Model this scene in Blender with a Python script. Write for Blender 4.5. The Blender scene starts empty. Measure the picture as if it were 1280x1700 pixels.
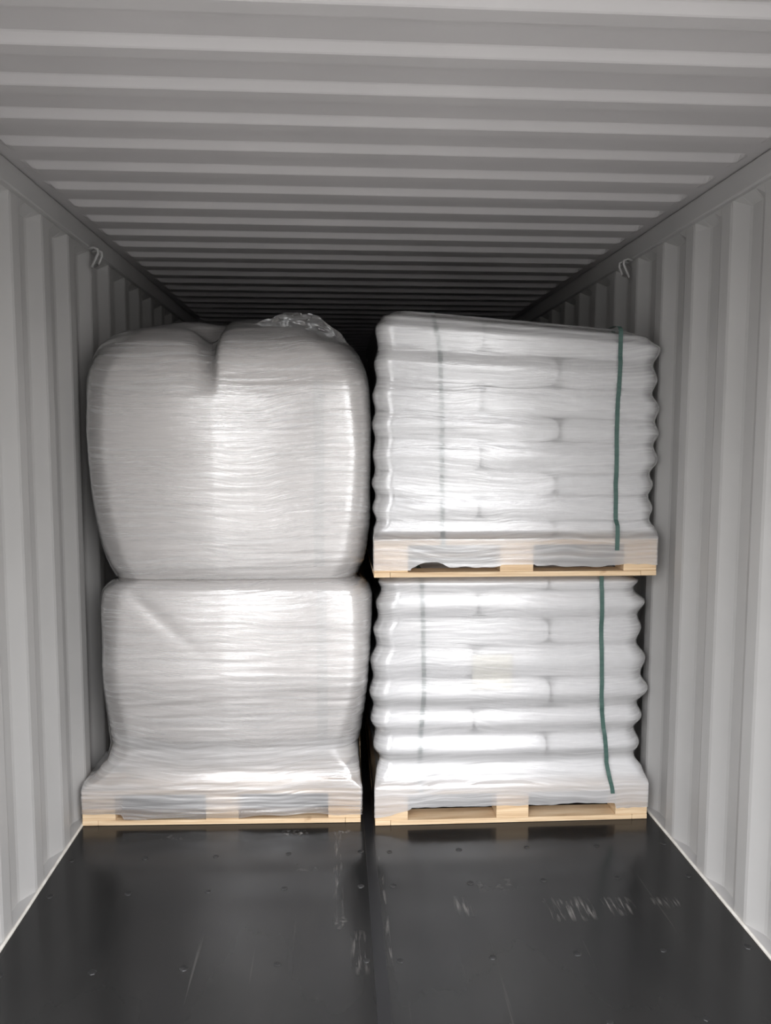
import bpy, bmesh, math, random
from mathutils import Vector, Matrix, noise
random.seed(7)
sc = bpy.context.scene
COL = sc.collection

# ---------------------------------------------------------------- camera
FPX, YAW, PITCH, ROLL = 1332.3, 0.06084, 0.09142, 0.00235
F = Vector((math.sin(YAW)*math.cos(PITCH), math.cos(YAW)*math.cos(PITCH), -math.sin(PITCH)))
R = Vector((math.cos(YAW), -math.sin(YAW), 0)); U = R.cross(F)
R2 = R*math.cos(ROLL)+U*math.sin(ROLL); U2 = -R*math.sin(ROLL)+U*math.cos(ROLL)
cd = bpy.data.cameras.new('camera'); cam = bpy.data.objects.new('camera', cd); COL.objects.link(cam)
m = Matrix((R2, U2, -F)).transposed().to_4x4(); m.translation = Vector((-0.1353, 0, 1.5557)); cam.matrix_world = m
cd.sensor_fit = 'HORIZONTAL'; cd.sensor_width = 36; cd.lens = FPX/1280*36; cd.clip_start = .05
sc.camera = cam
# ---------------------------------------------------------------- world, exposure
w = bpy.data.worlds.new('overcast_sky'); sc.world = w; w.use_nodes = True
nt = w.node_tree; bg = nt.nodes['Background']
tc = nt.nodes.new('ShaderNodeTexCoord'); sp = nt.nodes.new('ShaderNodeSeparateXYZ'); rp = nt.nodes.new('ShaderNodeValToRGB')
nt.links.new(tc.outputs['Generated'], sp.inputs[0]); nt.links.new(sp.outputs['Z'], rp.inputs[0]); nt.links.new(rp.outputs[0], bg.inputs[0])
rp.color_ramp.elements[0].position = 0.0; rp.color_ramp.elements[0].color = (.27, .266, .262, 1)
rp.color_ramp.elements[1].position = 0.9; rp.color_ramp.elements[1].color = (.93, .95, 1, 1)
bg.inputs[1].default_value = 18.0
OPEN_Y = 0.74          # the open door end of the container
END_Y = 12.7
pl = bpy.data.lights.new('door_opening_sky', 'AREA'); pl.shape = 'RECTANGLE'; pl.size = 2.32; pl.size_y = 2.39
pl.cycles.is_portal = True
po = bpy.data.objects.new('door_opening_sky', pl); COL.objects.link(po); po.location = (0, OPEN_Y-.02, 1.19); po.rotation_euler = (math.radians(90), 0, 0)
vs = sc.view_settings; vs.view_transform = 'Standard'; vs.look = 'None'; vs.gamma = 1; vs.use_curve_mapping = False
vs.exposure = -0.08
sc.cycles.max_bounces = 10; sc.cycles.diffuse_bounces = 6; sc.cycles.glossy_bounces = 4
sc.cycles.transparent_max_bounces = 24; sc.cycles.transmission_bounces = 4
sc.cycles.use_denoising = True
sc.cycles.sample_clamp_indirect = 8

# ---------------------------------------------------------------- materials
def mat(name):
    m = bpy.data.materials.new(name); m.use_nodes = True
    return m, m.node_tree, m.node_tree.nodes['Principled BSDF']
def nd(nt, t, **kw):
    n = nt.nodes.new(t)
    for k, v in kw.items():
        if k in n.inputs.keys() if hasattr(n.inputs, 'keys') else False: n.inputs[k].default_value = v
        else: setattr(n, k, v)
    return n
def coords(nt, scale=(1, 1, 1), loc=(0, 0, 0)):
    t = nt.nodes.new('ShaderNodeTexCoord'); mp = nt.nodes.new('ShaderNodeMapping')
    mp.inputs['Scale'].default_value = scale; mp.inputs['Location'].default_value = loc
    nt.links.new(t.outputs['Object'], mp.inputs[0]); return mp.outputs[0]
def noise_tex(nt, vec, scale, detail=3, rough=.5, dist=0):
    n = nt.nodes.new('ShaderNodeTexNoise'); n.inputs['Scale'].default_value = scale; n.inputs['Detail'].default_value = detail
    n.inputs['Roughness'].default_value = rough; n.inputs['Distortion'].default_value = dist
    nt.links.new(vec, n.inputs['Vector']); return n.outputs['Fac']
def ramp(nt, fac, stops):
    r = nt.nodes.new('ShaderNodeValToRGB'); e = r.color_ramp.elements
    while len(e) < len(stops): e.new(.5)
    for i, (p, c) in enumerate(stops):
        e[i].position = p; e[i].color = (c, c, c, 1) if isinstance(c, (int, float)) else (*c, 1)
    nt.links.new(fac, r.inputs[0]); return r.outputs[0]
def math_n(nt, op, a, b=None, clamp=False):
    n = nt.nodes.new('ShaderNodeMath'); n.operation = op; n.use_clamp = clamp
    for i, v in enumerate((a, b)):
        if v is None: continue
        if isinstance(v, (int, float)): n.inputs[i].default_value = v
        else: nt.links.new(v, n.inputs[i])
    return n.outputs[0]
def bump(nt, h, strength, dist, prev=None):
    b = nt.nodes.new('ShaderNodeBump'); b.inputs['Strength'].default_value = strength; b.inputs['Distance'].default_value = dist
    nt.links.new(h, b.inputs['Height'])
    if prev is not None: nt.links.new(prev, b.inputs['Normal'])
    return b.outputs[0]

def painted_metal(name, col, rough=.45):
    m, nt, p = mat(name)
    n = noise_tex(nt, coords(nt, (1, 1, 1)), 3.0, 4)
    c = ramp(nt, n, [(.3, tuple(x*.93 for x in col)), (.7, col)])
    nt.links.new(c, p.inputs['Base Color']); p.inputs['Roughness'].default_value = rough
    p.inputs['Specular IOR Level'].default_value = .35
    nt.links.new(bump(nt, noise_tex(nt, coords(nt), 2.2, 2), .25, .01), p.inputs['Normal'])
    return m
M_WALL = painted_metal('painted_corrugated_steel', (.41, .40, .388), .5)
M_ROOF = painted_metal('painted_roof_steel', (.43, .412, .407), .5)
M_RAIL = painted_metal('painted_rail_steel', (.41, .40, .39), .45)
M_STEEL = painted_metal('bare_ring_steel', (.42, .41, .40), .35)
M_SEAL, nt, p = mat('pale_sealant'); p.inputs['Roughness'].default_value = .6
nt.links.new(ramp(nt, noise_tex(nt, coords(nt), 30, 3), [(.3, (.55, .52, .47)), (.7, (.68, .65, .6))]), p.inputs['Base Color'])
M_GROUND, nt, p = mat('yard_concrete'); p.inputs['Roughness'].default_value = .9
nt.links.new(ramp(nt, noise_tex(nt, coords(nt), 1.5, 5), [(.3, (.17, .165, .155)), (.7, (.22, .215, .205))]), p.inputs['Base Color'])

M_BLOCKER = painted_metal('dark_blocker_paint', (.05, .052, .055), .8)  # dark coat of the unseen block added behind the camera
def wood(name, seed, tint=1.0):
    m, nt, p = mat(name)
    g = noise_tex(nt, coords(nt, (2.2, 14, 60), (seed, seed*1.7, seed*.3)), 1.6, 5, .6, .6)
    k = noise_tex(nt, coords(nt, (9, 9, 16), (seed*3, 0, seed)), 1.3, 2)
    c1 = ramp(nt, g, [(.28, (.52*tint, .34*tint, .19*tint)), (.5, (.72*tint, .53*tint, .33*tint)), (.75, (.84*tint, .67*tint, .46*tint))])
    kk = ramp(nt, k, [(.66, 0.0), (.74, 1.0)])
    mx = nt.nodes.new('ShaderNodeMixRGB'); mx.inputs[2].default_value = (.36, .2, .1, 1); nt.links.new(c1, mx.inputs[1])
    nt.links.new(math_n(nt, 'MULTIPLY', kk, .55), mx.inputs[0])
    nt.links.new(mx.outputs[0], p.inputs['Base Color']); p.inputs['Roughness'].default_value = .75
    nt.links.new(bump(nt, g, .3, .003), p.inputs['Normal'])
    return m
WOODS = [wood('pine_wood_%s' % n, s, t) for n, s, t in (('pale', 1.3, 1.03), ('warm', 4.1, .95), ('knotty', 8.7, .98), ('grey', 12.2, .86))]

def white_cloth(name, col, weave=1.0, wr=(.8, .8, 26)):
    m, nt, p = mat(name)
    n = noise_tex(nt, coords(nt), 2.5, 3)
    c = ramp(nt, n, [(.3, tuple(x*.95 for x in col)), (.7, col)])
    nt.links.new(c, p.inputs['Base Color']); p.inputs['Roughness'].default_value = .7; p.inputs['Specular IOR Level'].default_value = .25
    b1 = bump(nt, noise_tex(nt, coords(nt, wr), 1.6, 4, .55, .4), .55, .012)
    b2 = bump(nt, noise_tex(nt, coords(nt, (260, 260, 260)), 1, 1), .12*weave, .002, b1)
    nt.links.new(b2, p.inputs['Normal']); return m
M_BAG = white_cloth('white_woven_bulk_bag', (.81, .775, .75))
M_SACK = white_cloth('white_plastic_sack', (.84, .83, .83), .6, (3, 3, 9))
M_SEAM = white_cloth('white_webbing', (.74, .72, .70))
M_PAPER = white_cloth('cream_paper', (.80, .77, .68), .2)

def film_mat(name, haze=.12, streak=.4, gloss=1.0, rough=.14, fine=70, bs=.55, big=.35, seed=0.0, tint=(.99, .99, .99), wraps=()):
    m = bpy.data.materials.new(name); m.use_nodes = True; nt = m.node_tree; nt.nodes.remove(nt.nodes['Principled BSDF'])
    out = nt.nodes['Material Output']
    # wrinkles run round the load; slow wobble bends them
    v = coords(nt, (1, 1, 1), (seed, seed, 0))
    wob = noise_tex(nt, v, 1.7, 2)
    sx = nt.nodes.new('ShaderNodeSeparateXYZ'); nt.links.new(v, sx.inputs[0])
    z = math_n(nt, 'ADD', sx.outputs[2], math_n(nt, 'MULTIPLY', wob, .16))
    cx = nt.nodes.new('ShaderNodeCombineXYZ')
    nt.links.new(math_n(nt, 'MULTIPLY', sx.outputs[0], 2.0), cx.inputs[0]); nt.links.new(math_n(nt, 'MULTIPLY', sx.outputs[1], 2.0), cx.inputs[1])
    nt.links.new(math_n(nt, 'MULTIPLY', z, fine), cx.inputs[2])
    s1 = noise_tex(nt, cx.outputs[0], 1.0, 5, .6, .15)
    cx2 = nt.nodes.new('ShaderNodeVectorMath'); cx2.operation = 'MULTIPLY'; cx2.inputs[1].default_value = (1.2, 1.2, .22); nt.links.new(cx.outputs[0], cx2.inputs[0])
    s2 = noise_tex(nt, cx2.outputs[0], 1.0, 3, .5, .3)
    b = bump(nt, s2, big, .010); b = bump(nt, s1, bs, .0024, b)
    hz = math_n(nt, 'ADD', math_n(nt, 'MULTIPLY', ramp(nt, s1, [(.45, 0.0), (.75, 1.0)]), streak), haze, True)
    for za, zb, ex in wraps:      # more turns of film lie over each other here
        mr = nt.nodes.new('ShaderNodeMapRange'); mr.interpolation_type = 'SMOOTHSTEP'; d = math_n(nt, 'ABSOLUTE', math_n(nt, 'SUBTRACT', z, (za+zb)/2))
        mr.inputs['From Min'].default_value = (zb-za)/2+.03; mr.inputs['From Max'].default_value = (zb-za)/2-.02; nt.links.new(d, mr.inputs['Value'])
        hz = math_n(nt, 'ADD', hz, math_n(nt, 'MULTIPLY', mr.outputs[0], math_n(nt, 'MULTIPLY', ramp(nt, s2, [(.3, .45), (.7, 1.0)]), ex)), True)
    tr = nt.nodes.new('ShaderNodeBsdfTransparent'); tr.inputs[0].default_value = (*tint, 1)
    df = nt.nodes.new('ShaderNodeBsdfDiffuse'); df.inputs[0].default_value = (.88, .87, .865, 1); nt.links.new(b, df.inputs['Normal'])
    tl = nt.nodes.new('ShaderNodeBsdfTranslucent'); tl.inputs[0].default_value = (.88, .87, .865, 1)
    dm = nt.nodes.new('ShaderNodeMixShader'); dm.inputs[0].default_value = .25; nt.links.new(df.outputs[0], dm.inputs[1]); nt.links.new(tl.outputs[0], dm.inputs[2])
    mx = nt.nodes.new('ShaderNodeMixShader'); nt.links.new(hz, mx.inputs[0]); nt.links.new(tr.outputs[0], mx.inputs[1]); nt.links.new(dm.outputs[0], mx.inputs[2])
    gl = nt.nodes.new('ShaderNodeBsdfGlossy'); gl.inputs['Roughness'].default_value = rough; nt.links.new(b, gl.inputs['Normal'])
    fr = nt.nodes.new('ShaderNodeFresnel'); fr.inputs[0].default_value = 1.5; nt.links.new(b, fr.inputs['Normal'])
    m2 = nt.nodes.new('ShaderNodeMixShader'); nt.links.new(math_n(nt, 'MULTIPLY', fr.outputs[0], gloss, True), m2.inputs[0])
    nt.links.new(mx.outputs[0], m2.inputs[1]); nt.links.new(gl.outputs[0], m2.inputs[2]); nt.links.new(m2.outputs[0], out.inputs[0])
    return m
M_FILM_BAG = film_mat('stretch_film_over_cloth', .20, .34, 4.2, .12, 85, .75, .25, 0.0)
M_FILM_FOOT = film_mat('stretch_film_over_cloth_and_pallet', .20, .34, 4.2, .12, 85, .75, .25, 3.0, wraps=((.16, .42, .35),))
M_FILM_SACK = film_mat('stretch_film_over_sacks', .40, .34, 3.2, .11, 80, .8, .5, 5.0)
M_FILM_SACK_FOOT = film_mat('stretch_film_over_sacks_and_pallet', .42, .34, 3.2, .11, 80, .7, .5, 7.0, wraps=((.18, .34, .3),))
M_FILM_LOOSE = film_mat('loose_clear_film', .05, .35, 2.0, .1, 30, .5, .5, 9.0)
M_STRAP, nt, p = mat('dark_green_strapping'); p.inputs['Roughness'].default_value = .35
nt.links.new(ramp(nt, noise_tex(nt, coords(nt, (1, 1, 40)), 2, 2), [(.3, (.05, .10, .085)), (.7, (.07, .13, .11))]), p.inputs['Base Color'])
M_DARK, nt, p = mat('dark_screw_head'); p.inputs['Roughness'].default_value = .4; p.inputs['Metallic'].default_value = .6; p.inputs['Base Color'].default_value = (.035, .035, .035, 1)

def floor_material():
    m, nt, p = mat('black_film_faced_plywood')
    base = ramp(nt, noise_tex(nt, coords(nt, (1, .35, 1)), 3, 5), [(.3, (.0125, .0125, .0125)), (.7, (.021, .0205, .0195))])
    # scuffs: short scraped patches where loads were dragged, each with a shape of its own
    t = nt.nodes.new('ShaderNodeTexCoord'); sx = nt.nodes.new('ShaderNodeSeparateXYZ'); nt.links.new(t.outputs['Object'], sx.inputs[0])
    fine = noise_tex(nt, coords(nt, (55, 5, 1)), 1.6, 4, .6, .4)
    blot = noise_tex(nt, coords(nt, (40, 40, 1)), 1.0, 3, .6)
    total = None
    def edge(v, a, b, s):
        mr = nt.nodes.new('ShaderNodeMapRange'); mr.clamp = True
        d = math_n(nt, 'ABSOLUTE', math_n(nt, 'SUBTRACT', v, (a+b)/2))
        mr.inputs['From Min'].default_value = (b-a)/2; mr.inputs['From Max'].default_value = (b-a)/2-s
        nt.links.new(d, mr.inputs['Value']); return mr.outputs[0]
    for x0, x1, y0, y1, kind, k in SCUFFS:
        mk = math_n(nt, 'MULTIPLY', edge(sx.outputs[0], x0, x1, min(.02, (x1-x0)/2)), edge(sx.outputs[1], y0, y1, min(.05, (y1-y0)/2)))
        src = fine if kind == 'f' else blot
        mk = math_n(nt, 'MULTIPLY', mk, math_n(nt, 'MULTIPLY', ramp(nt, src, [(.5, 0.0), (.68, 1.0)]), k))
        total = mk if total is None else math_n(nt, 'MAXIMUM', total, mk)
    # long faint drag lines
    lines = ramp(nt, noise_tex(nt, coords(nt, (38, .7, 1)), 1.0, 3, .6), [(.69, 0.0), (.76, .10)])
    total = math_n(nt, 'MAXIMUM', total, lines)
    mx = nt.nodes.new('ShaderNodeMixRGB'); nt.links.new(total, mx.inputs[0]); nt.links.new(base, mx.inputs[1]); mx.inputs[2].default_value = (.30, .28, .26, 1)
    nt.links.new(mx.outputs[0], p.inputs['Base Color'])
    rg = ramp(nt, noise_tex(nt, coords(nt, (1, .4, 1)), 5, 4), [(.3, .13), (.7, .22)])
    nt.links.new(rg, p.inputs['Roughness']); p.inputs['Specular IOR Level'].default_value = .28
    b = bump(nt, noise_tex(nt, coords(nt, (1, .25, 1)), 7, 3), .12, .006)
    nt.links.new(bump(nt, noise_tex(nt, coords(nt, (70, 3, 1)), 1, 3), .08, .002, b), p.inputs['Normal'])
    return m
SCUFFS = [(-.36, -.25, 3.03, 3.09, 'b', .9), (-.14, -.07, 3.03, 3.08, 'b', .6), (-.84, -.72, 3.02, 3.08, 'b', .25),
          (.55, .72, 2.42, 2.57, 'f', .38), (.74, .86, 2.44, 2.56, 'f', .4), (.92, 1.02, 2.47, 2.55, 'f', .5), (.25, .32, 2.46, 2.6, 'f', .4),
          (-.10, -.04, 2.2, 2.42, 'f', .4), (-.155, -.115, 2.45, 3.1, 'f', .35), (.012, .03, 2.2, 2.9, 'f', .45), (-.15, -.10, 2.42, 2.5, 'b', .4),
          (.33, .5, 2.6, 2.7, 'b', .14), (-.30, -.2, 2.75, 2.85, 'b', .14)]
M_FLOOR = floor_material()
M_STRIP = painted_metal('dark_floor_steel', (.013, .013, .014), .3)

# ---------------------------------------------------------------- helpers
def tag(o, label=None, cat=None, group=None, kind=None):
    if label: o['label'] = label
    if cat: o['category'] = cat
    if group: o['group'] = group
    if kind: o['kind'] = kind
    return o
def link(name, me, m, parent=None, smooth=False):
    o = bpy.data.objects.new(name, me); COL.objects.link(o)
    if m is not None: me.materials.append(m)
    if smooth: me.polygons.foreach_set('use_smooth', [True]*len(me.polygons))
    if parent is not None: o.parent = parent
    return o
def mesh_from(name, verts, faces):
    me = bpy.data.meshes.new(name); me.from_pydata([tuple(v) for v in verts], [], faces); me.update(); return me
def empty(name, loc=(0, 0, 0), rz=0):
    o = bpy.data.objects.new(name, None); COL.objects.link(o); o.location = loc; o.rotation_euler = (0, 0, rz); o.empty_display_size = .1; return o
def box_mesh(name, x0, x1, y0, y1, z0, z1, bev=.0015):
    bm = bmesh.new(); bmesh.ops.create_cube(bm, size=1)
    for v in bm.verts: v.co = Vector(((x0+x1)/2+v.co.x*(x1-x0), (y0+y1)/2+v.co.y*(y1-y0), (z0+z1)/2+v.co.z*(z1-z0)))
    if bev: bmesh.ops.bevel(bm, geom=bm.edges[:], offset=bev, segments=2, profile=.5, affect='EDGES')
    me = bpy.data.meshes.new(name); bm.to_mesh(me); bm.free(); return me
def interp(tab, z):
    if z <= tab[0][0]: return tab[0][1]
    for (a, va), (b, vb) in zip(tab, tab[1:]):
        if z <= b:
            t = (z-a)/(b-a); t = t*t*(3-2*t); return va+(vb-va)*t
    return tab[-1][1]
def tube(bm, pts, r, n=8):
    rings = []
    for i, pnt in enumerate(pts):
        a = Vector(pts[max(0, i-1)]); b = Vector(pts[min(len(pts)-1, i+1)]); d = (b-a).normalized()
        s = d.cross(Vector((0.13, 1, .07))).normalized(); t = d.cross(s)
        rings.append([bm.verts.new(Vector(pnt)+s*r*math.cos(2*math.pi*k/n)+t*r*math.sin(2*math.pi*k/n)) for k in range(n)])
    for A, B in zip(rings, rings[1:]):
        for k in range(n): bm.faces.new((A[k], A[(k+1) % n], B[(k+1) % n], B[k]))
    bm.faces.new(rings[0][::-1]); bm.faces.new(rings[-1])
def bm_obj(name, bm, m, parent=None, smooth=True):
    bmesh.ops.recalc_face_normals(bm, faces=bm.faces[:])
    me = bpy.data.meshes.new(name); bm.to_mesh(me); bm.free(); return link(name, me, m, parent, smooth)

# ---------------------------------------------------------------- the container
HC = 2.394                       # roof ridges
WI = 1.166                       # inner crests of the side walls
def wall_profile(phase):         # list of (y, depth outward) along the wall
    pts = []; y = phase-.278*12
    while y < END_Y:
        # inner flat starts at y, slope out, outer flat, slope in (faces the door end)
        for dy, d in ((0, 0), (.070, 0), (.138, .036), (.210, .036)):
            if OPEN_Y <= y+dy <= END_Y: pts.append((y+dy, d))
        y += .278
    return [(OPEN_Y, 0)]+pts+[(END_Y, 0)]
def side_wall(name, s, phase):
    prof = wall_profile(phase); zs = [(-.0, 1), (.012, 1), (2.305, 1), (2.336, 0)]
    V = []; Fc = []
    # rounded bends: add points each side of every corner
    P = []
    for i, (y, d) in enumerate(prof):
        if 0 < i < len(prof)-1:
            for j in (-1, 1):
                y2, d2 = prof[i+j]; L = abs(y2-y); t = min(.3, .006/max(L, 1e-6)); P.append((y+(y2-y)*t, d+(d2-d)*t))
        else: P.append((y, d))
    n = len(P)
    for z, k in zs:
        for y, d in P: V.append((s*(WI+d*k), y, z))
    for z, k in zs:              # outside skin
        for y, d in P: V.append((s*(WI+d*k+.003), y, z))
    for L in (0, 4):
        for r in range(3):
            for i in range(n-1):
                a = (L+r)*n+i; Fc.append((a, a+1, a+n+1, a+n))
    for i in range(n-1):
        Fc.append((i, i+1, 4*n+i+1, 4*n+i)); Fc.append((3*n+i, 3*n+i+1, 7*n+i+1, 7*n+i))
    me = mesh_from(name, V, Fc)
    o = link(name, me, M_WALL); tag(o, kind='structure'); return o
side_wall('wall_left', -1, 2.69)
side_wall('wall_right', 1, 2.65)
tag(link('wall_back', box_mesh('wall_back', -1.2, 1.2, END_Y, END_Y+.04, 0, 2.42, 0), M_WALL), kind='structure')

# roof: cross ridges pressed downwards, stopping short of the rails with rounded ends
def roof():
    ph = 1.848; pitch = .2045; ys = []
    y = ph-pitch*8
    while y < END_Y:
        for dy, k in ((-.024, 0), (-.020, .12), (-.004, .88), (0, 1), (.045, 1), (.049, .88), (.065, .12), (.069, 0)):
            if OPEN_Y < y+dy < END_Y: ys.append((y+dy, k))
        y += pitch
    ys = [(OPEN_Y, 0)]+ys+[(END_Y, 0)]
    xs = [-1.2, -1.115, -1.10, -1.085, -1.07]+[-1.07+2.14*i/12 for i in range(1, 12)]+[1.07, 1.085, 1.10, 1.115, 1.2]
    fx = [0, 0, .35, .85, 1]+[1]*11+[1, .85, .35, 0, 0]
    V = []; Fc = []; n = len(xs)
    for y, k in ys:
        for x, f in zip(xs, fx): V.append((x, y, HC+.020-.020*k*f))
    N = len(V)
    V += [(x, y, z+.003) for x, y, z in V]
    for r in range(len(ys)-1):
        for i in range(n-1):
            a = r*n+i; Fc.append((a, a+1, a+n+1, a+n)); Fc.append((N+a, N+a+1, N+a+n+1, N+a+n))
    o = link('ceiling', mesh_from('ceiling', V, Fc), M_ROOF); tag(o, kind='structure')
    bm = bmesh.new()             # welded laps between roof sheets
    k = 0
    for yy in [1.898+1.0225*i for i in range(-1, 10)]:
        tube(bm, [(-1.1, yy, HC+.0195), (0, yy, HC+.0195), (1.1, yy, HC+.0195)], .0022, 6)
    w = bm_obj('weld_bead', bm, M_ROOF, o)
roof()
# rails, posts, header
for s, nm in ((-1, 'trim_1'), (1, 'trim_2')):
    o = link(nm, box_mesh(nm, min(s*1.146, s*1.23), max(s*1.146, s*1.23), OPEN_Y, END_Y, 2.334, HC+.018, .006), M_RAIL); tag(o, kind='structure')
for s, nm in ((-1, 'trim_3'), (1, 'trim_4')):
    o = link(nm, box_mesh(nm, min(s*1.163, s*1.24), max(s*1.163, s*1.24), OPEN_Y, END_Y, -.12, .008, .002), M_RAIL); tag(o, kind='structure')
    bm = bmesh.new(); pts = []   # bead of sealant along the floor edge
    y = OPEN_Y+.02
    while y < 5.5:
        pts.append((s*(1.163+.0015*noise.noise(Vector((y*3, s, 0)))), y, .003)); y += .05
    tube(bm, pts, .0065, 6); bm_obj('sealant_bead', bm, M_SEAL, o)
for s, nm in ((-1, 'trim_5'), (1, 'trim_6')):
    tag(link(nm, box_mesh(nm, min(s*1.15, s*1.22), max(s*1.15, s*1.22), OPEN_Y-.06, OPEN_Y, -.12, 2.43, .006), M_RAIL), kind='structure')
tag(link('trim_7', box_mesh('trim_7', -1.15, 1.15, OPEN_Y-.06, OPEN_Y, 2.36, 2.43, .006), M_RAIL), kind='structure')
fl = link('floor', box_mesh('floor', -1.166, 1.166, OPEN_Y, END_Y, -.03, 0, 0), M_FLOOR); tag(fl, kind='structure')
tag(link('trim_8', box_mesh('trim_8', -.030, .008, OPEN_Y, END_Y, -.01, .0012, .0006), M_STRIP), kind='structure')
bm = bmesh.new(); bmesh.ops.create_grid(bm, x_segments=4, y_segments=4, size=40)
for v in bm.verts: v.co.z = -.14
for v in bm.verts: v.co.y -= 39.3
tag(bm_obj('ground', bm, M_GROUND, None, False), kind='structure')

tag(link('reflection_blocker', box_mesh('reflection_blocker', -.84, .27, -2.4, -1.6, -.14, 3.5, .02), M_BLOCKER), kind='structure')  # added block, out of view, narrows the sky reflection on the bag film
# countersunk floor screws
def screw_mesh():
    bm = bmesh.new(); n = 14; rings = []
    for r, z in ((.0115, .0002), (.0105, .0016), (.0075, .0010), (.0058, .0004), (.002, .0002)):
        rings.append([bm.verts.new((r*math.cos(2*math.pi*k/n)*(1+.12*math.sin(3*k)), r*math.sin(2*math.pi*k/n), z)) for k in range(n)])
    for A, B in zip(rings, rings[1:]):
        for k in range(n): bm.faces.new((A[k], A[(k+1) % n], B[(k+1) % n], B[k]))
    bm.faces.new(rings[-1])
    me = bpy.data.meshes.new('screw'); bm.to_mesh(me); bm.free(); me.materials.append(M_DARK); return me
sm = screw_mesh()
for yr in (2.90, 2.666, 2.262, 1.975):
    for xx in (-1.113, -.849, -.585, -.320, -.050, .053, .328, .590, .856, 1.117):
        if yr < 2.0 and abs(xx) > .9: continue
        o = bpy.data.objects.new('screw', sm); COL.objects.link(o); o.parent = fl
        o.location = (xx+random.uniform(-.006, .006), yr+random.uniform(-.005, .005), 0); o.rotation_euler = (0, 0, random.uniform(0, 6))
        sc_ = random.uniform(.85, 1.15); o.scale = (sc_, sc_, 1)

# lashing rings under the top rails
for s, nm in ((-1, 'left'), (1, 'right')):
    bm = bmesh.new(); y0 = 3.45 if s < 0 else 3.50
    rod = lambda y, L: [(s*1.150, y, 2.330), (s*1.128, y-.002, 2.334), (s*1.112, y-.004, 2.326), (s*1.112, y, 2.312), (s*(1.112+.012*L), y+.006, 2.312-.022*L), (s*(1.112+.026*L), y+.012, 2.312-.045*L)]
    tube(bm, rod(y0, 1.15), .0055, 8); tube(bm, rod(y0+.055, .75), .0055, 8)
    tube(bm, [rod(y0, 1.15)[-1], (s*1.146, y0+.035, 2.262), rod(y0+.055, .75)[-1]], .005, 8)
    o = bm_obj('lashing_ring', bm, M_STEEL)
    tag(o, 'small bent steel lashing ring hanging under the top rail of the %s wall' % nm, 'lashing ring', 'lashing rings')

# ---------------------------------------------------------------- pallets
PW, PD, PH = 1.118, 1.12, .145
def pallet(x0, y0, z0, rz, label):
    t = empty('pallet', (x0, y0, z0), rz); tag(t, label, 'pallet', 'wooden pallets')
    wd = lambda: random.choice(WOODS[:3])
    def part(n, *b): return link(n, box_mesh(n, *b), wd(), t)
    nb = 7; bw = .118; gap = (PD-nb*bw)/(nb-1)
    for i in range(nb): part('deck_board', 0, PW, i*(bw+gap), i*(bw+gap)+bw, .125, PH)
    for i in range(3):
        cx = (0.0, (PW-.132)/2, PW-.132)[i]
        part('stringer_board', cx, cx+.132, .001, PD-.001, .107, .1248)
        for j in range(3):
            cy = (0.002, (PD-.1)/2, PD-.102)[j]
            part('block', cx, cx+.132, cy, cy+.1, .0202, .1068)
    part('bottom_board', 0, .062, 0, PD, 0, .02); part('bottom_board', PW-.062, PW, 0, PD, 0, .02)
    for i in range(3):
        cy = (0, (PD-.1)/2, PD-.1)[i]; part('bottom_board', .063, PW-.063, cy, cy+.1, 0, .0199)
    return t
PLX, PLY, PLR = -1.160, 3.165, math.radians(-1.6)
pallet(PLX, PLY, .0013, PLR, 'wooden pallet on the floor under the two stacked bulk bags')
pallet(.015, 3.10, .0013, 0, 'wooden pallet on the floor under the lower stack of sacks')
UPZ = 1.018
pallet(.008, 3.07, UPZ, 0, 'wooden pallet raised between the lower and upper stacks of sacks')

# ---------------------------------------------------------------- lofted shells (bags and film)
def plan(n_front=110, n_side=36, n_back=16, n_c=12):
    """unit rounded rectangle: (kind, t); front left->right, right side, back, left side"""
    L = []
    for i in range(n_front): L.append(('f', i/(n_front)))
    for i in range(n_c): L.append(('c0', i/n_c))
    for i in range(n_side): L.append(('r', i/n_side))
    for i in range(n_c): L.append(('c1', i/n_c))
    for i in range(n_back): L.append(('b', i/n_back))
    for i in range(n_c): L.append(('c2', i/n_c))
    for i in range(n_side): L.append(('l', i/n_side))
    for i in range(n_c): L.append(('c3', i/n_c))
    return L
def plan_point(k, t, xl, xr, yf, yb, r, bow):
    h = math.pi/2
    if k == 'f': x, y, nx, ny = xl+r+(xr-xl-2*r)*t, yf, 0, -1
    elif k == 'c0': a = -h+h*t; x, y, nx, ny = xr-r+r*math.cos(a), yf+r+r*math.sin(a), math.cos(a), math.sin(a)
    elif k == 'r': x, y, nx, ny = xr, yf+r+(yb-yf-2*r)*t, 1, 0
    elif k == 'c1': a = h*t; x, y, nx, ny = xr-r+r*math.cos(a), yb-r+r*math.sin(a), math.cos(a), math.sin(a)
    elif k == 'b': x, y, nx, ny = xr-r-(xr-xl-2*r)*t, yb, 0, 1
    elif k == 'c2': a = h+h*t; x, y, nx, ny = xl+r+r*math.cos(a), yb-r+r*math.sin(a), math.cos(a), math.sin(a)
    elif k == 'l': x, y, nx, ny = xl, yb-r-(yb-yf-2*r)*t, -1, 0
    else: a = 2*h+h*t; x, y, nx, ny = xl+r+r*math.cos(a), yf+r+r*math.sin(a), math.cos(a), math.sin(a)
    u = (x-(xl+xr)/2)/((xr-xl)/2); v = (y-(yf+yb)/2)/((yb-yf)/2)
    y += bow*u*u*(1 if v < 0 else -1)*min(1, abs(v)) ; x -= bow*.5*v*v*(1 if u > 0 else -1)*min(1, abs(u))
    return x, y, nx, ny
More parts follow.
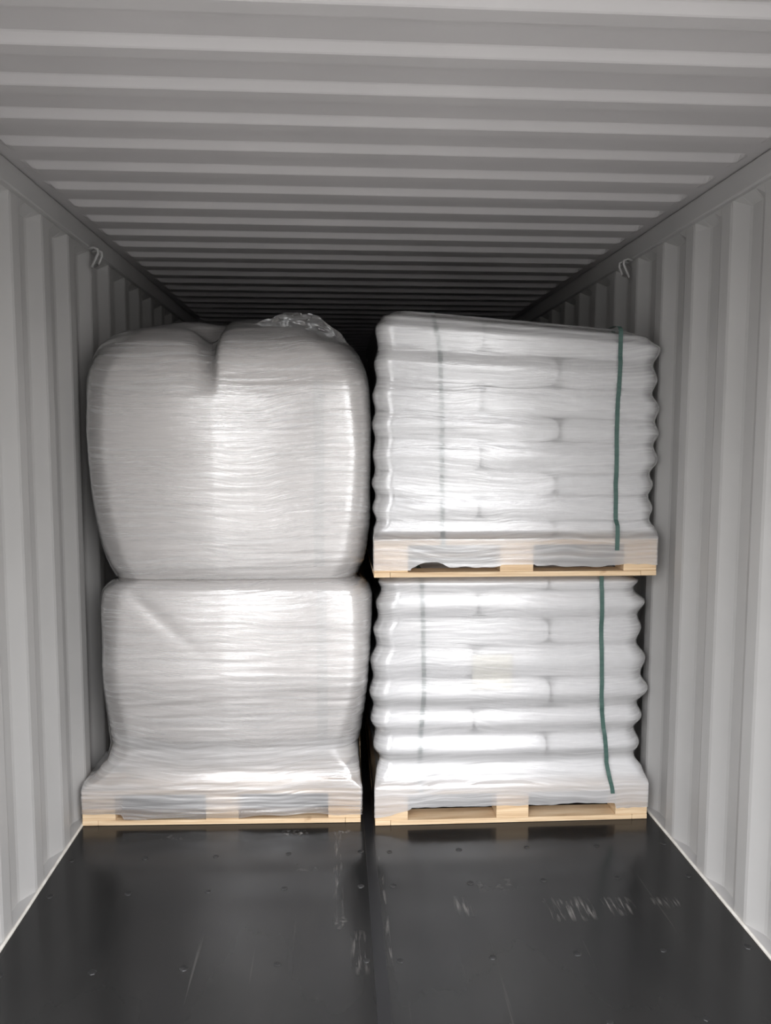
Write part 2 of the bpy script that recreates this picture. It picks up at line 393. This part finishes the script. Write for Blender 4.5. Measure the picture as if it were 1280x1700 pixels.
def shell(name, zs, tabs, m, disp=None, zfun=None, cap_top=0, cap_bot=False, parent=None, dome=.03, P=None, sag=None):
    P = P or plan(); V = []; Fc = []; n = len(P)
    for z in zs:
        pr = [interp(tabs[k], z) for k in ('xl', 'xr', 'yf', 'yb', 'r', 'bow')]
        for k, t in P:
            x, y, nx, ny = plan_point(k, t, *pr)
            zz = zfun(x, y, z) if zfun else z
            if disp:
                d = disp(x, y, zz, nx, ny); x += nx*d; y += ny*d
            V.append((x, y, zz))
    for r in range(len(zs)-1):
        for i in range(n):
            a = r*n+i; b = r*n+(i+1) % n; Fc.append((a, b, b+n, a+n))
    def cap(base, up, steps):
        last = base; ring = [Vector(V[base+i]) for i in range(n)]
        c = sum(ring, Vector())/n
        for s in range(1, steps+1):
            f = s/(steps+.6); start = len(V)
            for q in ring:
                h = (dome if up > 0 else 0)*math.sin(min(1, f*1.15)*math.pi/2)
                pos = q.lerp(Vector((c.x, c.y, q.z*(1-f)+c.z*f)), f*.985)
                hh = (sag(pos.x, pos.y)*f**.5 if (sag and up > 0) else 0)
                V.append((pos.x, pos.y, pos.z+h+hh))
            for i in range(n):
                j = (i+1) % n
                q4 = (last+i, last+j, start+j, start+i); Fc.append(q4 if up > 0 else q4[::-1])
            last = start
        Fc.append(tuple(last+i for i in range(n)) if up > 0 else tuple(last+i for i in range(n))[::-1])
    if cap_top: cap((len(zs)-1)*n, 1, cap_top)
    if cap_bot: cap(0, -1, 4)
    me = mesh_from(name, V, Fc)
    return link(name, me, m, parent, True)
def lin(a, b, n): return [a+(b-a)*i/(n-1) for i in range(n)]
N3 = lambda x, y, z: noise.noise(Vector((x, y, z)))

# ---- bulk bags (left)
def smooth_tab(t, win=.035, step=.008):
    def f(z):
        if z <= t[0][0]: return t[0][1]
        for (a, va), (b, vb) in zip(t, t[1:]):
            if z <= b: return va+(vb-va)*(z-a)/(b-a)
        return t[-1][1]
    n = int((t[-1][0]-t[0][0])/step)+1; out = []
    for i in range(n+1):
        z = min(t[-1][0], t[0][0]+i*step); w_ = min(win, z-t[0][0], t[-1][0]-z) if (len(t) > 2) else 0
        out.append((z, sum(f(z+w_*k/4) for k in range(-4, 5))/9))
    return out
def crest(x, z, x0, wd): return math.exp(-((x-x0)/wd)**2)
def cleft(x, z):            # the deep fold between the two lobes of the upper bag, fading downwards
    k = max(0, min(1, (z-1.70)/.28)); k = k*k*(3-2*k)
    q = (x+.612)
    d = -.075*k*(math.exp(-(q/.055)**2) if q < 0 else math.exp(-(q/.014)**2))
    d += -.022*k*max(0, min(1, -q/.02))*math.exp(-max(0, -q-.1)/.1)
    d -= .045*max(0, -.605-x)+.10*max(0, -.72-x)**2
    return d
def bag_disp_up(x, y, z, nx, ny):
    d = .005*N3(x*1.6, y*2.6, z*3.1+4)+.003*N3(x*2.5, y*5, z*9)+.0011*N3(x*4, y*4, z*48+1.5*N3(x*1.3, y, z))
    if ny < 0: d += cleft(x, z)*(-ny)
    return d
def bag_disp_lo(x, y, z, nx, ny):
    d0 = max(0, -ny)*(-.045*max(0, -.575-x)-.10*max(0, -.70-x)**2)
    d = d0+.005*N3(x*1.6+7, y*2.2, z*2.7)+.003*N3(x*2.5+3, y*6, z*7)+.0011*N3(x*4+9, y*4, z*45+1.5*N3(x*1.3, y, z))
    d += -.006*math.exp(-(((x+.93)*.8+(z-.93))/.035)**2)*math.exp(-((x+.88)/.13)**2)*(1 if ny < 0 else 0)
    return d
def off(tabs, d, keys=('xl', 'xr', 'yf', 'yb')):
    sg = {'xl': -1, 'xr': 1, 'yf': -1, 'yb': 1}
    return {k: ([(z, v+sg[k]*d) for z, v in t] if k in sg else t) for k, t in tabs.items()}
UB = dict(
    xl=[(.985, -1.045), (1.03, -1.068), (1.12, -1.096), (1.25, -1.113), (1.42, -1.124), (1.6, -1.131), (1.75, -1.131), (1.88, -1.120), (1.95, -1.100), (1.985, -1.055)],
    xr=[(.985, -.068), (1.03, -.040), (1.1, -.019), (1.22, -.003), (1.42, .001), (1.66, -.001), (1.80, -.008), (1.87, -.030), (1.93, -.068), (1.985, -.145)],
    yf=[(.985, 3.165), (1.03, 3.150), (1.1, 3.138), (1.3, 3.120), (1.55, 3.112), (1.75, 3.120), (1.85, 3.138), (1.91, 3.165), (1.95, 3.20), (1.972, 3.235), (1.985, 3.275)],
    yb=[(.985, 4.16), (1.1, 4.24), (1.5, 4.28), (1.8, 4.26), (1.985, 4.1)],
    r=[(.985, .12), (1.5, .08), (1.8, .11), (1.985, .22)], bow=[(1, .010), (2, .012)])
UB['xl'] = [(z, v+.022) for z, v in UB['xl']]
UB = {k: smooth_tab(v) for k, v in UB.items()}
LB = dict(
    xl=[(.148, -1.03), (.2, -1.075), (.3, -1.090), (.5, -1.090), (.76, -1.097), (.88, -1.104), (.95, -1.100), (.985, -1.07), (1.0, -1.03)],
    xr=[(.148, -.11), (.22, -.058), (.36, -.034), (.51, -.018), (.72, -.002), (.85, .008), (.93, .009), (.985, -.012), (1.0, -.055)],
    yf=[(.148, 3.23), (.2, 3.19), (.35, 3.145), (.6, 3.12), (.85, 3.125), (.95, 3.14), (.985, 3.16), (1.0, 3.18)],
    yb=[(.148, 4.18), (.5, 4.28), (1.0, 4.18)],
    r=[(.2, .12), (.6, .08), (1.0, .11)], bow=[(.1, .010), (1, .010)])
LB['xl'] = [(z, v+.022) for z, v in LB['xl']]
LB = {k: smooth_tab(v, .025) for k, v in LB.items()}
lob = lambda x, y: (.020*math.exp(-((x+.33)/.25)**2)+.010*math.exp(-((x+.87)/.2)**2)-.055*math.exp(-((x+.635)/.05)**2))
def zl(x, y, z): # top edge follows the two lobes
    k = max(0, (z-1.80)/.2); return z+k*(lob(x, y)+.002*N3(x*9, y*9, 3))
ub = shell('bulk_bag', lin(1.002, 1.90, 150)+lin(1.906, 1.985, 16), UB, M_BAG, bag_disp_up, zl, 6, True, dome=.045, sag=lambda x, y: .4*lob(x, y))
tag(ub, 'large white bulk bag with a cleft top, stacked on the other bulk bag', 'bulk bag', 'bulk bags')
lb = shell('bulk_bag', lin(.148, 1.0, 140), LB, M_BAG, bag_disp_lo, None, 5, True, dome=-.01)
tag(lb, 'large white bulk bag standing on the left pallet beneath the other one', 'bulk bag', 'bulk bags')
# vertical webbing running up the right part of each bag
def band(name, T, x0, x1, z0, z1, disp, m, parent, offd, nz=60):
    V = []; Fc = []
    for i in range(nz):
        z = z0+(z1-z0)*i/(nz-1); pr = {k: interp(T[k], z) for k in T}
        for j in range(7):
            x = x0+(x1-x0)*j/6+.004*N3(z*3, 5, j*.1)
            cx = (pr['xl']+pr['xr'])/2; u = (x-cx)/((pr['xr']-pr['xl'])/2)
            y = pr['yf']+pr['bow']*u*u
            e = pr['xr']-pr['r']-x
            if e < 0: y += pr['r']-math.sqrt(max(0, pr['r']**2-e*e))
            y -= disp(x, y, z, 0, -1)+offd+(.0008 if 0 < j < 6 else -.0004)
            V.append((x, y, z))
    for i in range(nz-1):
        for j in range(6):
            a = i*7+j; Fc.append((a, a+1, a+8, a+7))
    return link(name, mesh_from(name, V, Fc), m, parent, True)
band('lifting_strap', UB, -.225, -.185, 1.05, 1.78, bag_disp_up, M_SEAM, ub, .0008)
band('lifting_strap', LB, -.215, -.175, .25, .96, bag_disp_lo, M_SEAM, lb, .0008)

# ---- film round the bags
def fw(seed, amp=.0016, fr=55):
    return lambda x, y, z: amp*N3(x*2.2+seed, y*2.2, z*fr+3*N3(x*.9, y, z+seed))+amp*.8*N3(x*6, y*6+seed, z*fr*1.8)
f1 = fw(2.0, .0007)
FU = off(UB, .0045)
for k in ('xl', 'xr', 'yf', 'yb'): FU[k] = FU[k][:]
fu = shell('stretch_film', lin(1.0015, 1.90, 210)+lin(1.904, 1.984, 14), FU, M_FILM_BAG, lambda x, y, z, nx, ny: bag_disp_up(x, y, z, nx, ny)*.96+f1(x, y, z)+.001, zl, 6, False, dome=.052, sag=lambda x, y: .3*lob(x, y))
tag(fu, 'wrinkled clear stretch film wound round the upper bulk bag', 'stretch film', 'stretch film')
# low skirt of the lower film flares out over the pallet corners
pll = lambda x: PLX; c_, s_ = math.cos(PLR), math.sin(PLR)
FL = {k: v[:] for k, v in off(LB, .0045).items()}
PFY = 3.125
FL['xl'] = [(.03, -1.1625), (.145, -1.1625), (.165, -1.160), (.215, -1.110), (.255, -1.082), (.3, -1.0745)]+[q for q in FL['xl'] if q[0] > .31]
FL['xr'] = [(.03, -.036), (.145, -.036), (.165, -.040), (.3, -.044)]+[q for q in FL['xr'] if q[0] > .31]
FL['yf'] = [(.03, 3.142), (.145, 3.142), (.165, 3.144), (.22, 3.158), (.30, 3.152)]+[q for q in FL['yf'] if q[0] > .31]
FL['yb'] = [(.03, 4.3), (.3, 4.3), (1, 4.19)]
FL['r'] = [(.03, .008), (.145, .008), (.19, .05), (.3, .12), (.6, .08), (1, .11)]
FL['bow'] = [(.03, 0), (.15, 0), (.24, .012), (.4, .010), (1, .010)]
f2 = fw(8.0, .0011)
def lowfilm(x, y, z, nx, ny):
    k = max(0, min(1, (z-.16)/.14)); return bag_disp_lo(x, y, z, nx, ny)*.96*k+f2(x, y, z)*(1+1.2*(1-k))+.001
def zskirt(x, y, z):
    if z < .15:
        b = .034+.012*N3(x*3, y*3, 1)+.008*N3(x*11, y*9, 2)
        if y < 3.3 and x < -1.0: b += .018
        return .15-(.15-z)*(.15-b)/(.12)
    return z
def zrot(x, y, z): return zskirt(x, y, z)
flm = shell('stretch_film', lin(.03, .15, 34)+lin(.155, 1.001, 180), FL, M_FILM_FOOT, lowfilm, zrot, 0, False)
# follow the slightly turned pallet at the foot
for v in flm.data.vertices:
    if v.co.z < .32:
        k = 1-max(0, (v.co.z-.15)/.17); v.co.y += k*(-(v.co.x-PLX)*.0279+.0195)
tag(flm, 'clear stretch film wound round the lower bulk bag and its pallet', 'stretch film', 'stretch film')
# loose film left standing on the top of the upper bag
def loose(parent):
    V = []; Fc = []; nx_, nz_ = 46, 14
    for i in range(nx_):
        u = i/(nx_-1); x = -.46+.40*u
        base = 2.028-.02*((u-.4)/.5)**2-(.085*max(0, (u-.55)/.45)**1.6)
        h = .040*math.sin(math.pi*min(1, u*1.04))*(0.45+.75*abs(N3(u*6, 1, 0))+.5*math.exp(-((u-.33)/.06)**2)+.35*math.exp(-((u-.62)/.1)**2))
        for j in range(nz_):
            v = j/(nz_-1)
            V.append((x+.012*N3(u*9, v*3, 2), 3.33+.030*N3(u*7, v*2, 5)+.03*v*N3(u*4, 8, 0)-.02*v, base-.035+v*(h+.035)))
    for i in range(nx_-1):
        for j in range(nz_-1):
            a = i*nz_+j; Fc.append((a, a+1, a+nz_+1, a+nz_))
    return link('loose_film_end', mesh_from('loose_film_end', V, Fc), M_FILM_LOOSE, parent, True)
loose(fu)

# ---------------------------------------------------------------- sacks
def sack_mesh(name, sx, sy, sz, seed, n=26, mth=16):
    """pillow: rounded-rectangle outline, fat middle, thin sewn ends along its long axis"""
    V = []; Fc = []
    a, b, c = sx/2, sy/2, sz/2
    for i in range(mth+1):
        ph = -math.pi/2+math.pi*i/mth; cp, sp_ = math.cos(ph), math.sin(ph)
        for j in range(n*2):
            th = 2*math.pi*j/(n*2); ct, st = math.cos(th), math.sin(th)
            e = .10; ev = .24
            px = a*math.copysign(abs(ct)**e, ct)*abs(cp)**ev; py = b*math.copysign(abs(st)**e, st)*abs(cp)**ev
            pz = c*math.copysign(abs(sp_)**.62, sp_)
            k = .992+.008*N3(px*5+seed, py*5, pz*9)
            V.append((px*k, py*k, pz*(1+.06*N3(px*7, py*7+seed, 0))))
    w_ = n*2
    for i in range(mth):
        for j in range(w_):
            A = i*w_+j; B = i*w_+(j+1) % w_; Fc.append((A, B, B+w_, A+w_))
    me = mesh_from(name, V, Fc)
    bm = bmesh.new(); bm.from_mesh(me); bmesh.ops.remove_doubles(bm, verts=bm.verts[:], dist=1e-5); bmesh.ops.recalc_face_normals(bm, faces=bm.faces[:]); bm.to_mesh(me); bm.free()
    return me
ORD = ['bottom', 'second', 'third', 'fourth', 'fifth', 'sixth', 'seventh', 'top']
def sack_stack(which, bounds, xls, xrs, y0, flip, xform, T, zmax):
    grp = 'white sacks in the %s stack' % which
    for i in range(8):
        z0, z1 = bounds[i], bounds[i+1]; h = (z1-z0)*1.06; zc = (z0+z1)/2
        xl, xr = xls[i], xrs[i]; split = xl+(xr-xl)*(.64 if (i+flip) % 2 == 0 else .37)
        wide_left = (i+flip) % 2 == 0
        yd = 3 if wide_left else 2
        items = [(xl, split, y0+1.06*q/yd, y0+1.06*(q+1)/yd, 'left', q) for q in range(yd)]
        items += [(split, xr, y0, y0+(1.06/2 if wide_left else 1.06/3), 'right', 0)]
        for (xa, xb, ya, yb, side, q) in items:
            me = sack_mesh('sack', (xb-xa)*1.0, (yb-ya)*1.0, h, i*3.1+q*1.7+(5 if side == 'right' else 0))
            cx_, cy_ = (xa+xb)/2, (ya+yb)/2
            for v in me.vertices:      # pressed into shape by the film round the load
                X, Y, Z = v.co.x+cx_, v.co.y+cy_, min(v.co.z+zc, zmax)
                lo, hi, fy, rr = (interp(T[k], Z) for k in ('xl', 'xr', 'yf', 'r'))
                lo += .006; hi -= .006; u = (X-(lo+hi)/2)/.56; fy += .010+interp(T['bow'], Z)*u*u; rr = max(rr, .02)
                X = min(max(X, lo), hi); Y = max(Y, fy)
                for ccx, sg in ((lo+rr, -1), (hi-rr, 1)):
                    if (X-ccx)*sg > 0 and Y < fy+rr:
                        dx, dy = X-ccx, Y-(fy+rr); L = math.hypot(dx, dy)
                        if L > rr: X = ccx+dx*rr/L; Y = fy+rr+dy*rr/L
                v.co = Vector((X-cx_, Y-cy_, xform(X, Z)-zc))
            o = link('sack', me, M_SACK, None, True)
            o.location = ((xa+xb)/2, (ya+yb)/2, zc)
            place = '%s end of the front row' % side if q == 0 else 'left side, %s' % ('behind the front sack' if q == 1 else 'at the rear')
            lay = {'bottom': 'bottom layer', 'top': 'top layer'}.get(ORD[i], '%s layer up' % ORD[i])
            tag(o, 'white sack, %s of the %s stack, %s' % (lay, which, place), 'sack', grp)
LBND = [.1465, .243, .358, .465, .59, .725, .839, .945, 1.016]
LXR = [1.128, 1.124, 1.134, 1.153, 1.140, 1.122, 1.130, 1.104]
LXL = [.024, .010, .000, -.005, .001, .013, .022, .030]
UBND = [1.1635, 1.233, 1.33, 1.421, 1.542, 1.641, 1.754, 1.872, 2.005]
UXR = [1.134, 1.133, 1.135, 1.149, 1.153, 1.154, 1.141, 1.150]
UXL = [.013, .008, .006, .006, .006, .007, .008, .014]
def tilt_up(x, z):
    k = max(0, (z-1.30)/.70); return z+k*(.046-.078*max(0, (x-.1))/1.04)

def film_tabs(bnd, xl, xr, yf, yb, notch_side, notch_front, foot, top):
    T = {'xl': [], 'xr': [], 'yf': [], 'yb': [(0, yb), (3, yb)]}
    for i in range(8):
        zc = (bnd[i]+bnd[i+1])/2
        T['xl'].append((zc, xl[i]-.006)); T['xr'].append((zc, xr[i]+.006)); T['yf'].append((zc, yf-.006-.004*math.sin(i*2.3)))
        if i < 7:
            zn = bnd[i+1]
            T['xl'].append((zn, max(xl[i], xl[i+1])+notch_side*.35)); T['xr'].append((zn, min(xr[i], xr[i+1])-notch_side)); T['yf'].append((zn, yf-.006+notch_front[i]))
    f = foot; zt = f['z']
    T['xl'] = [(f['z']-.2, f['xl']), (zt, f['xl'])]+T['xl']; T['xr'] = [(f['z']-.2, f['xr']), (zt, f['xr'])]+T['xr']; T['yf'] = [(f['z']-.2, f['yf']), (zt, f['yf'])]+T['yf']
    for k, d in top.items(): T[k] += d
    return T
# lower right film
TL = film_tabs(LBND, LXL, LXR, 3.125, 4.23, .012, [.014, .014, .013, .005, .004, .004, .005],
               dict(z=.150, xl=.011, xr=1.137, yf=3.0955), dict(xl=[(1.014, .06)], xr=[(1.014, 1.06)], yf=[(1.014, 3.15)]))
TL['r'] = [(.03, .006), (.15, .006), (.2, .045), (.3, .07), (1.02, .08)]; TL['bow'] = [(.03, 0), (.15, 0), (.25, .012), (1, .012)]
f3 = fw(13.0, .0006, 60)
def skirt_r(x, y, z):
    if z < .15:
        b = .075+.006*N3(x*5, y*5, 4)+.004*N3(x*21, y*9, 2)
        if x < .16 and y < 3.3: b = .035+.25*max(0, x-.03)+.004*N3(x*20, 0, 0)
        if x > 1.0: b = .052+.006*N3(x*30, y*8, 1)
        return .15-(.15-z)*(.15-b)/.12
    return z
flr = shell('stretch_film', lin(.03, .15, 30)+lin(.154, 1.0135, 190), TL, M_FILM_SACK_FOOT,
            lambda x, y, z, nx, ny: f3(x, y, z)+.004*N3(x*3, y*3, z*10)*min(1, max(0, (z-.15)/.1)), skirt_r, 0, False, P=plan(130, 40, 14, 8))
tag(flr, 'clear stretch film wound round the lower sacks and their pallet', 'stretch film', 'stretch film')
# upper right film
TU = film_tabs(UBND, UXL, UXR, 3.095, 4.20, .010, [.003, .003, .004, .004, .005, .006, .009],
               dict(z=1.165, xl=.004, xr=1.130, yf=3.0655), dict(xl=[(1.985, .035), (2.006, .075)], xr=[(1.985, 1.12), (2.006, 1.06)], yf=[(1.975, 3.11), (2.006, 3.155)]))
TU['r'] = [(1.0, .006), (1.165, .006), (1.22, .05), (1.3, .07), (1.95, .07), (2.01, .08)]; TU['bow'] = [(1.0, 0), (1.16, 0), (1.3, .012), (2, .014)]
f4 = fw(21.0, .0007, 55)
def skirt_u(x, y, z):
    if z < 1.165:
        b = 1.058+.006*N3(x*5+3, y*5, 4)+.006*N3(x*19, y*9, 7)
        if .5 < x < .64: b = 1.066
        if .92 < x: b = 1.062+.012*N3(x*17, y*4, 9)
        if x < .15: b = 1.046
        if .16 < x < .30 and y < 3.2: b += .018*math.sin((x-.16)/.14*math.pi)
        return 1.165-(1.165-z)*(1.165-b)/.125
    return tilt_up(x, z)
fur = shell('stretch_film', lin(1.04, 1.165, 30)+lin(1.169, 1.96, 170)+lin(1.965, 2.006, 9), TU, M_FILM_SACK,
            lambda x, y, z, nx, ny: f4(x, y, z)+.0045*N3(x*3, y*3, z*9+3)*min(1, max(0, (z-1.165)/.1)), skirt_u, 5, False, dome=.014, P=plan(130, 40, 14, 8))
tag(fur, 'clear stretch film wound round the upper sacks and their pallet', 'stretch film', 'stretch film')

sack_stack('lower', LBND, LXL, LXR, 3.120, 1, lambda x, z: z, TL, 1.008)
sack_stack('upper', UBND, UXL, UXR, 3.090, 0, tilt_up, TU, 2.000)
# ---------------------------------------------------------------- straps
y0_ = lambda T, z: min(interp(T['yf'], min(T['yf'][-1][0], z+.012*k)) for k in range(-4, 5))   # a taut strap bridges the hollows
fd_lo = lambda x, y, z: .004*N3(x*3, y*3, z*10)*min(1, max(0, (z-.15)/.1))
fd_up = lambda x, y, z: .0045*N3(x*3, y*3, z*9+3)*min(1, max(0, (z-1.165)/.1))
def strap(pts, T, zlo, zhi, yoff, zf, label, ybk, fd):
    V = []; Fc = []; hw = .0085; path = []
    nz = 90
    for i in range(nz):
        z = zlo+(zhi-zlo)*i/(nz-1); x = interp(pts, z); zc = zf(x, z)
        cx = (interp(T['xl'], z)+interp(T['xr'], z))/2; u = (x-cx)/.56
        y = (y0_(T, z) if yoff < 0 else interp(T['yf'], z))+interp(T['bow'], z)*u*u+yoff-fd(x, y0_(T, z), zc)
        path.append((x, y, zc))
    x, y, z = path[-1]                                   # over the top and down the back
    path += [(x, y+.02, z+.012), (x, y+.06, z+.018), (x, ybk-.1, z+.016), (x, ybk, z-.01), (x, ybk+.02, z-.08), (x, ybk+.02, zlo)]
    for k, (x, y, z) in enumerate(path):
        V += [(x-hw, y, z), (x+hw, y, z)]
    n = len(path)
    for i in range(n-1): Fc.append((2*i, 2*i+1, 2*i+3, 2*i+2))
    o = link('packing_strap', mesh_from('packing_strap', V, Fc), M_STRAP, None, False)
    md = o.modifiers.new('thickness', 'SOLIDIFY'); md.thickness = .0009; md.offset = 0
    tag(o, label, 'strap', 'green packing straps'); return o
idz = lambda x, z: z
strap([(.13, .199), (.272, .199), (.555, .212), (.77, .208), (1.01, .201)], TL, .135, 1.008, .0042, idz, 'green packing strap, the left one over the lower stack of sacks', 4.2, fd_lo)
strap([(.11, .985), (.216, .965), (.542, .936), (1.007, .925)], TL, .115, 1.008, -.0022, idz, 'green packing strap, the right one over the lower stack of sacks', 4.2, fd_lo)
strap([(1.15, .277), (1.6, .272), (1.846, .263), (1.99, .240)], TU, 1.13, 2.0, .0042, tilt_up, 'green packing strap, the left one over the upper stack of sacks', 4.17, fd_up)
strap([(1.14, .963), (1.62, .959), (1.976, .965)], TU, 1.12, 2.0, -.0022, tilt_up, 'green packing strap, the right one over the upper stack of sacks', 4.17, fd_up)

# paper slip caught under the film of the lower stack
def slip():
    V = []; Fc = []; nx_, nz_ = 20, 24
    for j in range(nz_):
        z = .548+.145*j/(nz_-1)
        for i in range(nx_):
            x = .405+.165*i/(nx_-1); u = (x-.565)/.56
            V.append((x, interp(TL['yf'], z)+.012*u*u+.0028+.0006*N3(x*9, 0, z*70)-fd_lo(x, 3.12, z), z))
    for j in range(nz_-1):
        for i in range(nx_-1):
            a = j*nx_+i; Fc.append((a, a+1, a+nx_+1, a+nx_))
    o = link('paper_slip', mesh_from('paper_slip', V, Fc), M_PAPER, None, True)
    md = o.modifiers.new('thickness', 'SOLIDIFY'); md.thickness = .0004
    tag(o, 'pale cream paper slip under the film in the middle of the lower sacks', 'paper')
slip()
